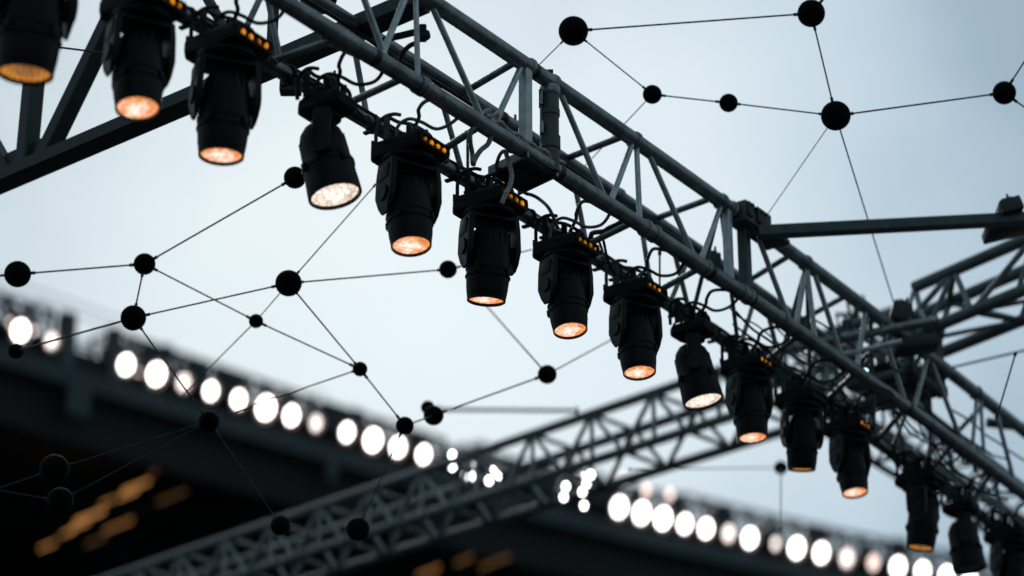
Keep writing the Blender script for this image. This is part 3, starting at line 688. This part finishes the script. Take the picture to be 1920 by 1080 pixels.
wires = [('a', 'b', .0065, 'wire along the top between two big balls'),
 ('a', 'c', .005, 'wire falling from the large top ball to the first small ball'),
 ('a', (992, 140, 16.6), .004, 'short wire from the large top ball down to the truss tube'),
 ('b', 'e', .006, 'steep wire from the top edge ball down to the ball with five wires'),
 ('b', (1575, -40, 17), .006, 'wire leaving the top edge ball upwards'),
 ('c', 'd', .0055, 'wire between the two small balls over the truss'),
 ('d', 'e', .0055, 'wire from the second small ball to the ball with five wires'),
 ('e', 'f', .0065, 'wire running right to the ball near the upper right edge'),
 ('f', (1950, 70, 17.4), .006, 'wire rising off the right edge from the last ball'),
 ('f', (1950, 222, 17.4), .006, 'wire falling off the right edge from the last ball'),
 ('e', (1424, 424, 16.3), .0035, 'fine wire slanting down left to the connector block'),
 ('e', (1678, 575, 17.6), .0055, 'long wire falling past the square bar to the boxy lamp'),
 ('c', (1060, 350, 19.5), .004, 'fine wire from the first small ball down behind the truss'),
 ('g', 'i', .0065, 'wire from the ball beside the tilted lamp down left'),
 ('h', 'i', .0065, 'nearly level wire between the two upper left balls'),
 ('h', (-40, 520, 17.2), .005, 'short wire leaving the left edge ball'),
 ('i', 'l', .006, 'short upright wire between two stacked balls on the left'),
 ('i', 'm', .006, 'wire from the upper left ball down to a tiny ball'),
 ('m', 'n', .006, 'wire joining the two tiny balls'),
 ('l', 'j', .006, 'wire rising from the roof gap ball to the four-wire ball'),
 ('j', 'k', .006, 'nearly level wire from the four-wire ball to the right'),
 ('j', (705, 345, 18.0), .005, 'wire from the four-wire ball up towards the lamps'),
 ('j', 'm', .004, 'short fine wire under the four-wire ball'),
 ('m', (330, 752, 21), .005, 'blurred wire from the tiny ball to the stadium roof edge'),
 ('j', 'n', .006, 'wire from the four-wire ball down to a tiny ball'),
 ('n', 'p', .006, 'wire falling from a tiny ball to the stadium lights'),
 ('n', (430, 775, 20), .006, 'wire going left from the tiny ball to the roof edge'),
 ('l', 'y', .008, 'wire from the roof gap ball across the second stadium light'),
 ('l', 's', .006, 'wire crossing a stadium light down to the shaded ball'),
 ('s', 'u', .004, 'faint wire in the dark stand going down left'),
 ('s', 'w', .005, 'faint wire in the dark stand going down right'),
 ('p', 'x', .005, 'wire crossing a stadium light down to the bottom truss'),
 ('q', 'o', .007, 'blurred wire between two blurred balls right of the left light row'),
 ('o', (1150, 635, 21.5), .006, 'blurred wire from the lone blurred ball up to the right'),
 ('o', (900, 560, 23), .007, 'blurred wire from the lone blurred ball up to the left'),
 ('p', 'q', .007, 'very short wire between balls at the roof edge'),
 ('t', (-30, 925, 17.6), .004, 'faint wire leaving the upper hidden ball'),
 ('t', 's', .004, 'faint wire above the amber glow in the stand'),
 ('u', (-30, 915, 17.8), .004, 'faint wire leaving the lower hidden ball'),
 ((90, 86, 15.6), (200, 100, 15.6), .007, 'short wire behind the top left corner lamp'),
 ('k', (1010, 465, 19), .005, 'blurred wire behind the straight hanging lamp'),
 ((820, 768, 24), (1085, 770, 24), .022, 'blurred level pole above the bottom truss'),
 ((877, 245, 17), (877, 330, 17), .012, 'short upright wire behind the truss near the flat beam'),
 ((1237, 470, 18.5), (1237, 560, 18.5), .008, 'short upright wire behind the truss right of centre'),
 ('v', (1464, 990, 23.4), .007, 'blurred upright wire under the blurred ball'),
 ('v', (1180, 880, 23.4), .006, 'very blurred wire left of the blurred ball'),
 ((1905, 660, 19), (1868, 785, 19), .007, 'wire slanting down near the right edge under the truss')]
for a, b_, r, lab in wires:
    (pa_, ra), (pb_, rb) = nodept(a), nodept(b_)
    v = (pb_ - pa_).normalized(); p, q_ = pa_ + v * ra * .96, pb_ - v * rb * .96
    r *= .85
    m = MB(); m.tube(p, q_, r, 10)
    for e, s in ((p, 1), (q_, -1)): m.tube(e, e + v * s * .03, r * 1.9, 10)
    o = m.build('wire', M['rod']); tag(o, lab, 'wire', 'thin wires between the balls')

# ------------------------------------------------------------------ stadium behind
ZR = 34.0
rimpx = [(-700, 395), (-300, 518), (0, 610), (93, 640), (233, 685), (444, 750), (589, 794), (696, 826), (791, 853), (960, 902), (1158, 952), (1281, 983), (1451, 1020), (1585, 1047), (1727, 1072), (1900, 1103), (2200, 1155), (2600, 1220)]
def rim_y(x):
    for (x0, y0), (x1, y1) in zip(rimpx, rimpx[1:]):
        if x0 <= x <= x1: return y0 + (y1 - y0) * (x - x0) / (x1 - x0)
def rim(x, dz=0.0): p = onz(x, rim_y(x), ZR); return p + UP * dz
def outw(x):
    a, b_ = rim(x - 5), rim(x + 5); t = (b_ - a).normalized(); n_ = Vector((-t.y, t.x, 0)); 
    if n_.y < 0: n_ = -n_
    return n_, t
XS = list(range(-690, 2590, 40))
stand = empty('stadium_stand', rim(960).xy.to_3d())
bpy.context.view_layer.update()
tag(stand, 'dark stadium stand with a long curved roof edge behind the trusses', 'stadium')
def inst(o): o.parent = stand; o.matrix_parent_inverse = Matrix.Translation(-stand.location); return o
def strip(sections, name, m):
    """sections: list of cross-section loops along the rim"""
    k = len(sections[0]); vs = [p for s_ in sections for p in s_]
    fs = [(i * k + j, i * k + (j + 1) % k, (i + 1) * k + (j + 1) % k, (i + 1) * k + j) for i in range(len(sections) - 1) for j in range(k)]
    fs += [tuple(range(k)), tuple(range((len(sections) - 1) * k, len(sections) * k))]
    b = MB(); b.add(vs, fs); return inst(b.build(name, m))
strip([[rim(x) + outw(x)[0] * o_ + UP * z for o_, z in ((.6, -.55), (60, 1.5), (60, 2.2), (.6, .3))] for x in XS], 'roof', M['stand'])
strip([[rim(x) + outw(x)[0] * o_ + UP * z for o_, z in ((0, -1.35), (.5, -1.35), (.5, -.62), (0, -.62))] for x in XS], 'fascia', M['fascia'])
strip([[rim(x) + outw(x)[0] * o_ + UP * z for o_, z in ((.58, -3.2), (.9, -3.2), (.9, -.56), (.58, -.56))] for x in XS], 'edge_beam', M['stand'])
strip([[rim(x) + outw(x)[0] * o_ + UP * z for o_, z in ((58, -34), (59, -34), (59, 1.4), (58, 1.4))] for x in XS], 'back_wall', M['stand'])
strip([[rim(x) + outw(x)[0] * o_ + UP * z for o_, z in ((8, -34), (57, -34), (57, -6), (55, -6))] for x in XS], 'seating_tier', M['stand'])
# lattice and rails on the roof edge
def lattice(x0, x1, h0, h1, name, dense=42, back=1.2):
    b = MB(); x = x0; prev = None
    while x <= x1:
        h = h0 + (h1 - h0) * (x - x0) / (x1 - x0)
        n_, t = outw(x); p = rim(x, .25) + n_ * .3; q = rim(x, h) + n_ * .3
        b.bar(p, q, .16, .14, t); b.bar(p + n_ * back, q + n_ * back + UP * .1, .14, .14, t)
        b.bar(p + UP * .1, p + n_ * back + UP * .1, .1, .1); b.bar(q, q + n_ * back, .1, .1)
        if prev:
            b.bar(prev[1], q, .20, .16); b.bar(prev[1] + n_ * back + UP * .1, q + n_ * back + UP * .1, .14, .12); b.bar(prev[0], q, .09, .09); b.bar(prev[1], p, .09, .09)
            b.bar(prev[0], p, .14, .2); b.bar(prev[0] + UP * h * .5, p + UP * h * .5 , .08, .10)
            pass
        prev = (p, q); x += dense
    return inst(b.build(name, M['lattice']))
lattice(-400, 132, 1.55, 1.25, 'roof_edge_lattice')
lattice(213, 872, 1.30, 1.0, 'roof_edge_lattice')
lattice(872, 1290, 1.0, 1.3, 'roof_edge_lattice')
lattice(1290, 2300, 1.45, 1.05, 'roof_edge_lattice')
r2 = random.Random(5)
for x in range(-300, 2200, 30):
    n_, t = outw(x)
    if 132 < x < 213: continue
    if r2.random() < .4:
        w = r2.uniform(.15, .5); h = r2.uniform(.25, .6); rb = MB(); rb.box(rim(x, .45 + h) + n_ * .9, t * w, n_ * .3, UP * h, .03); inst(rb.build('roof_equipment', M['lattice']))
rl = MB()
for x in range(132, 216, 9):
    p = rim(x, .0) + outw(x)[0] * .3; rl.bar(p - UP * .6, p + UP * .55, .05, .05)
for z in (.0, .3, .55): rl.bar(rim(130, z) + outw(130)[0] * .3, rim(216, z) + outw(216)[0] * .3, .05, .05)
inst(rl.build('railing', M['lattice']))
for x, w in ((128, .25), (216, .22)):
    p = rim(x, .3) + outw(x)[0] * .2; q = MB(); q.box(p, outw(x)[1] * w, outw(x)[0] * w, UP * 1.05); inst(q.build('end_post', M['lattice']))
for x0, x1, z in ((-300, 250, 1.9), (60, 300, 1.35)):
    inst(MB().tube(rim(x0, z), rim(x1, z - .2), .03, 6).build('stay_rope', M['lattice']))
# roof girders seen from underneath
for x0, y0, x1, y1, w in ((205, 952, 505, 968, .28), (120, 1022, 330, 1052, .16), (-40, 700, 420, 800, .2), (430, 800, 720, 880, .2), (820, 960, 1150, 1010, .2)):
    p, q_ = onz(x0, y0, 33.2), onz(x1, y1, 33.2)
    inst(MB().bar(p, q_, w, .3).build('roof_girder_beam', M['fascia']))
q = MB(); n_, t = outw(150); q.box(rim(150, -1.9) - n_ * .15, t * .45, n_ * .1, UP * .55); inst(q.build('panel', M['fascia']))
q = MB(); n_, t = outw(625); q.box(rim(620, -1.7) - n_ * .15, t * .25, n_ * .1, UP * .4); inst(q.build('panel', M['fascia']))

# floodlights on the roof edge: pixel, size, material
fl = [(-40, .36, 0), (35, .38, 0), (93, .28, 4), (233, .36, 0), (290, .42, 0), (341, .31, 4), (392, .32, 0), (444, .33, 0), (495, .46, 0), (543, .36, 0), (589, .29, 4), (647, .34, 0), (696, .44, 0), (743, .37, 0), (791, .34, 0),
      (1158, .44, 0), (1200, .46, 0), (1240, .46, 0), (1281, .38, 0), (1321, .38, 0), (1363, .34, 4), (1403, .42, 0), (1451, .24, 4), (1491, .44, 0), (1537, .42, 0), (1585, .40, 4), (1635, .36, 1), (1681, .42, 0), (1727, .40, 0), (1772, .40, 0), (1815, .38, 0)]
small = [(1163, 899, .30, 1), (1208, 920, .36, 1), (1252, 928, .34, 1), (14, 606, .16, 1), (1622, 1050, .1, 2), (598, 745, .38, 3), (60, 622, .14, 1), (303, 690, .14, 1), (586, 786, .2, 1), (256, 700, .12, 1)]
tl = [(848, 853), (848, 875), (889, 867), (872, 892), (889, 893), (924, 884), (932, 893), (917, 901), (1061, 912), (1057, 932), (1094, 896), (1108, 890), (1100, 906), (1092, 922), (1095, 948)]
ordn = {}
fcache = {}
def flood(p, n_, rad, kind, lab):
    key = (round(rad, 2), kind)
    mname = {0: 'flood', 1: 'flood_pink', 2: 'amber', 3: 'flood_faint', 4: 'flood_soft'}[kind]
    X = n_.cross(UP).normalized()
    g = empty('floodlight', p); tag(g, lab, 'floodlight', 'floodlights along the stadium roof edge')
    aim = (-n_ * .9 - UP * .45).normalized()
    g.rotation_mode = 'QUATERNION'; g.rotation_quaternion = aim.to_track_quat('Z', 'Y')
    def hb_():
        m = MB(); m.lathe([(0, -.3), (rad * .5, -.28), (rad * .95, -.05), (rad * 1.06, 0), (rad * 1.06, .03), (rad * .99, .03)], 20); m.box((0, 0, -.33), (.05, 0, 0), (0, .05, 0), (0, 0, .06)); return m
    def gl():
        m = MB(); m.lathe([(0, .03), (rad * .5, .026), (rad * .98, .0)], 20); return m
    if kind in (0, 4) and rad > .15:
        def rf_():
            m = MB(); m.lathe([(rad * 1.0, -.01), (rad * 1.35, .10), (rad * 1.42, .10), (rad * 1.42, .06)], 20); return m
        shared(('fr',) + key, rf_, 'halo_ring', M['halo_ring'], g)  # glowing ring added around the lamp to stand in for bloom
    shared(('fh',) + key, hb_, 'housing', M['lattice'], g); shared(('fg',) + key, gl, 'glass', M[mname], g)
M['halo_ring'] = emit('painted_halo', (.75, .55, .48), (.5, .36, .32), .55, .4)  # dim pinkish halo painted as emission, no real lamp part
M['flood_faint'] = emit('floodlight_glass_faint', (.8, .88, .93), (.7, .8, .86), .9, .3)
names = ['in the left group, counted from the left', 'in the right group, counted from the left']
words = ['first', 'second', 'third', 'fourth', 'fifth', 'sixth', 'seventh', 'eighth', 'ninth', 'tenth', 'eleventh', 'twelfth', 'thirteenth', 'fourteenth', 'fifteenth', 'sixteenth']
li = ri = -1
for x, rad, k in fl:
    n_, t = outw(x)
    if x < 1000:
        lab = 'floodlight just outside the left edge' if x < 0 else 'round white floodlight on the left roof edge, %s from the left' % words[li]
        li += 1
    else:
        ri += 1; lab = ('narrow white' if x == 1451 else 'round white' if k in (0, 4) else 'dim pinkish') + ' floodlight on the right roof edge, %s from the left' % words[ri]
    if x < 0: continue
    flood(rim(x) - n_ * .1, n_, rad * .76, k, lab)
for j, (x, y, rad, k) in enumerate(small):
    n_, t = outw(x); p = onz(x, y, ZR)
    # keep it on the roof edge in depth, shifting only its height
    dist = (rim(x) - O).dot(F); p = at(x, y, dist) - n_ * .12
    side = 'left' if x < 1000 else 'right'
    lab = ('small white' if k == 0 else 'dim pinkish' if k == 1 else 'tiny amber' if k == 2 else 'pale faint') + ' floodlight on the %s roof edge' % side
    if k == 0: lab = 'small white floodlight seen through the blurred crossing truss'
    flood(p, n_, rad * .58, k, lab)
def truss_light_obj(p, lab):
    g = empty('truss_floodlight', p); tag(g, lab, 'floodlight', 'small white lights on the crossing truss')
    ax = (O - p).normalized(); g.rotation_mode = 'QUATERNION'; g.rotation_quaternion = ax.to_track_quat('Z', 'Y')
    def h_():
        m = MB(); m.lathe([(0, -.09), (.03, -.085), (.05, -.03), (.055, 0), (.05, .006)], 16); m.box((0, 0, -.1), (.015, 0, 0), (0, .04, 0), (0, 0, .02)); return m
    def g_():
        m = MB(); m.lathe([(0, .008), (.022, .006), (.034, .0)], 16); return m
    shared('tlh', h_, 'housing', M['lattice'], g); shared('tlg', g_, 'glass', M['flood'], g)
def bg_depth(px):
    lo, hi = 0, 1
    for _ in range(40):
        m_ = (lo + hi) / 2
        if proj(c1bg[0].lerp(c1bg[1], m_))[0] > px: lo = m_
        else: hi = m_
    return proj(c1bg[0].lerp(c1bg[1], lo))[2]
for x, y in tl:
    truss_light_obj(at(x, y, bg_depth(x) + .35), 'small white light on the crossing truss beside the ' + ('end of the left floodlight row' if x < 1000 else 'start of the right floodlight row'))
# amber lit strips inside the stand
amb = [(340, 868, 38, 13, 1), (300, 882, 24, 10, 3), (412, 879, 18, 12, 2), (255, 912, 30, 15, 1), (240, 926, 22, 13, 1), (201, 941, 14, 9, 1), (322, 931, 32, 10, 3), (168, 968, 32, 18, 1), (150, 984, 20, 12, 1), (127, 998, 14, 11, 1), (222, 985, 32, 14, 2), (89, 1023, 17, 7, 1), (180, 1013, 22, 9, 3), (803, 1072, 26, 10, 2), (928, 1054, 34, 8, 3), (870, 1050, 20, 6, 3)]
M['amber_mid'] = emit('amber_interior_glow_mid', (.8, .42, .15), (.7, .31, .1), .5, 1.0)
for x, y, w, h, k in amb:
    dep = 92; c = at(x, y, dep); sx = R * (w * dep / FPX * .85) + U * (w * dep / FPX * .34); sy = U * (h * dep / FPX * .15)
    g = MB(); g.box(c, sx, F * .3, sy, .05)
    o = g.build('interior_light', M[{1: 'amber', 2: 'amber_mid', 3: 'amber_low'}[k]])
    tag(o, 'soft amber strip light glowing inside the dark stand', 'strip light', 'amber strip lights inside the dark stand')

# ------------------------------------------------------------------ ground, world, light, camera
g = MB(); g.add([(-450, -300, 0), (450, -300, 0), (450, 450, 0), (-450, 450, 0)], [(0, 1, 2, 3)]); go = g.build('ground', M['gnd']); go['kind'] = 'structure'

w = bpy.data.worlds.new('World'); sc.world = w; w.use_nodes = True
nt = w.node_tree; nt.nodes.clear()
out = nt.nodes.new('ShaderNodeOutputWorld')
sky = nt.nodes.new('ShaderNodeTexSky'); sky.sky_type = 'NISHITA'; sky.sun_disc = False
SUN_EL, SUN_AZ = math.radians(32), math.radians(-8)
sky.sun_elevation = SUN_EL; sky.sun_rotation = SUN_AZ; sky.air_density = 1.5; sky.dust_density = 3
b1 = nt.nodes.new('ShaderNodeBackground'); b1.inputs['Strength'].default_value = 0.06; nt.links.new(sky.outputs[0], b1.inputs['Color'])
# overcast layer: brightest near mid-view, falling off as lens vignette put into its colour
tc = nt.nodes.new('ShaderNodeTexCoord')
dt = nt.nodes.new('ShaderNodeVectorMath'); dt.operation = 'DOT_PRODUCT'; bd = ray(860, 620).normalized(); dt.inputs[1].default_value = bd
nz = nt.nodes.new('ShaderNodeVectorMath'); nz.operation = 'NORMALIZE'
nt.links.new(tc.outputs['Generated'], nz.inputs[0]); nt.links.new(nz.outputs[0], dt.inputs[0])
ac = nt.nodes.new('ShaderNodeMath'); ac.operation = 'ARCCOSINE'; nt.links.new(dt.outputs['Value'], ac.inputs[0])
cn = nt.nodes.new('ShaderNodeTexNoise'); cn.inputs['Scale'].default_value = 9; cn.inputs['Detail'].default_value = 3; cn.inputs['Roughness'].default_value = .45
nt.links.new(nz.outputs[0], cn.inputs['Vector'])
ma = nt.nodes.new('ShaderNodeMath'); ma.operation = 'MULTIPLY_ADD'; ma.inputs[1].default_value = .16; ma.inputs[2].default_value = -.08
nt.links.new(cn.outputs['Fac'], ma.inputs[0])
ad = nt.nodes.new('ShaderNodeMath'); ad.operation = 'ADD'; nt.links.new(ac.outputs[0], ad.inputs[0]); nt.links.new(ma.outputs[0], ad.inputs[1])
mr = nt.nodes.new('ShaderNodeMapRange'); mr.inputs['From Min'].default_value = 0; mr.inputs['From Max'].default_value = .5
nt.links.new(ad.outputs[0], mr.inputs['Value'])
cr = nt.nodes.new('ShaderNodeValToRGB'); nt.links.new(mr.outputs[0], cr.inputs[0])
el = cr.color_ramp.elements
el[0].position = 0.0; el[0].color = (.725, .85, .94, 1)
el[1].position = 1.0; el[1].color = (.19, .25, .29, 1)
for p_, c_ in ((.22, (.66, .79, .885, 1)), (.36, (.52, .66, .77, 1)), (.52, (.32, .46, .58, 1)), (.75, (.26, .35, .42, 1))):
    e_ = el.new(p_); e_.color = c_
b2_ = nt.nodes.new('ShaderNodeBackground'); b2_.inputs['Strength'].default_value = 1.0; nt.links.new(cr.outputs[0], b2_.inputs['Color'])
mx = nt.nodes.new('ShaderNodeMixShader'); mx.inputs[0].default_value = .93
nt.links.new(b1.outputs[0], mx.inputs[1]); nt.links.new(b2_.outputs[0], mx.inputs[2]); nt.links.new(mx.outputs[0], out.inputs[0])

ld = bpy.data.lights.new('Sun', 'SUN'); ld.energy = 0.6; ld.angle = math.radians(20); ld.color = (1, .96, .92)
lo = bpy.data.objects.new('Sun', ld); COL.objects.link(lo)
sd = Vector((math.sin(SUN_AZ) * math.cos(SUN_EL), math.cos(SUN_AZ) * math.cos(SUN_EL), math.sin(SUN_EL)))
lo.rotation_mode = 'QUATERNION'; lo.rotation_quaternion = sd.to_track_quat('Z', 'Y'); lo.location = (0, 0, 40)

cd = bpy.data.cameras.new('Camera'); cam = bpy.data.objects.new('Camera', cd); COL.objects.link(cam); sc.camera = cam
cam.location = O; cam.rotation_euler = (PI / 2 + PITCH, 0, 0)
cd.sensor_width = 36; cd.lens = FPX / 1920 * 36; cd.clip_end = 3000
cd.dof.use_dof = True; cd.dof.focus_distance = 14.0; cd.dof.aperture_fstop = cd.lens / 1000 / .118
cd.dof.aperture_ratio = 1.32
sc.view_settings.view_transform = 'Standard'; sc.view_settings.look = 'None'; sc.view_settings.gamma = 1; sc.view_settings.exposure = 0
sc.cycles.use_denoising = True
sc.cycles.use_adaptive_sampling = False
sc.cycles.max_bounces = 6
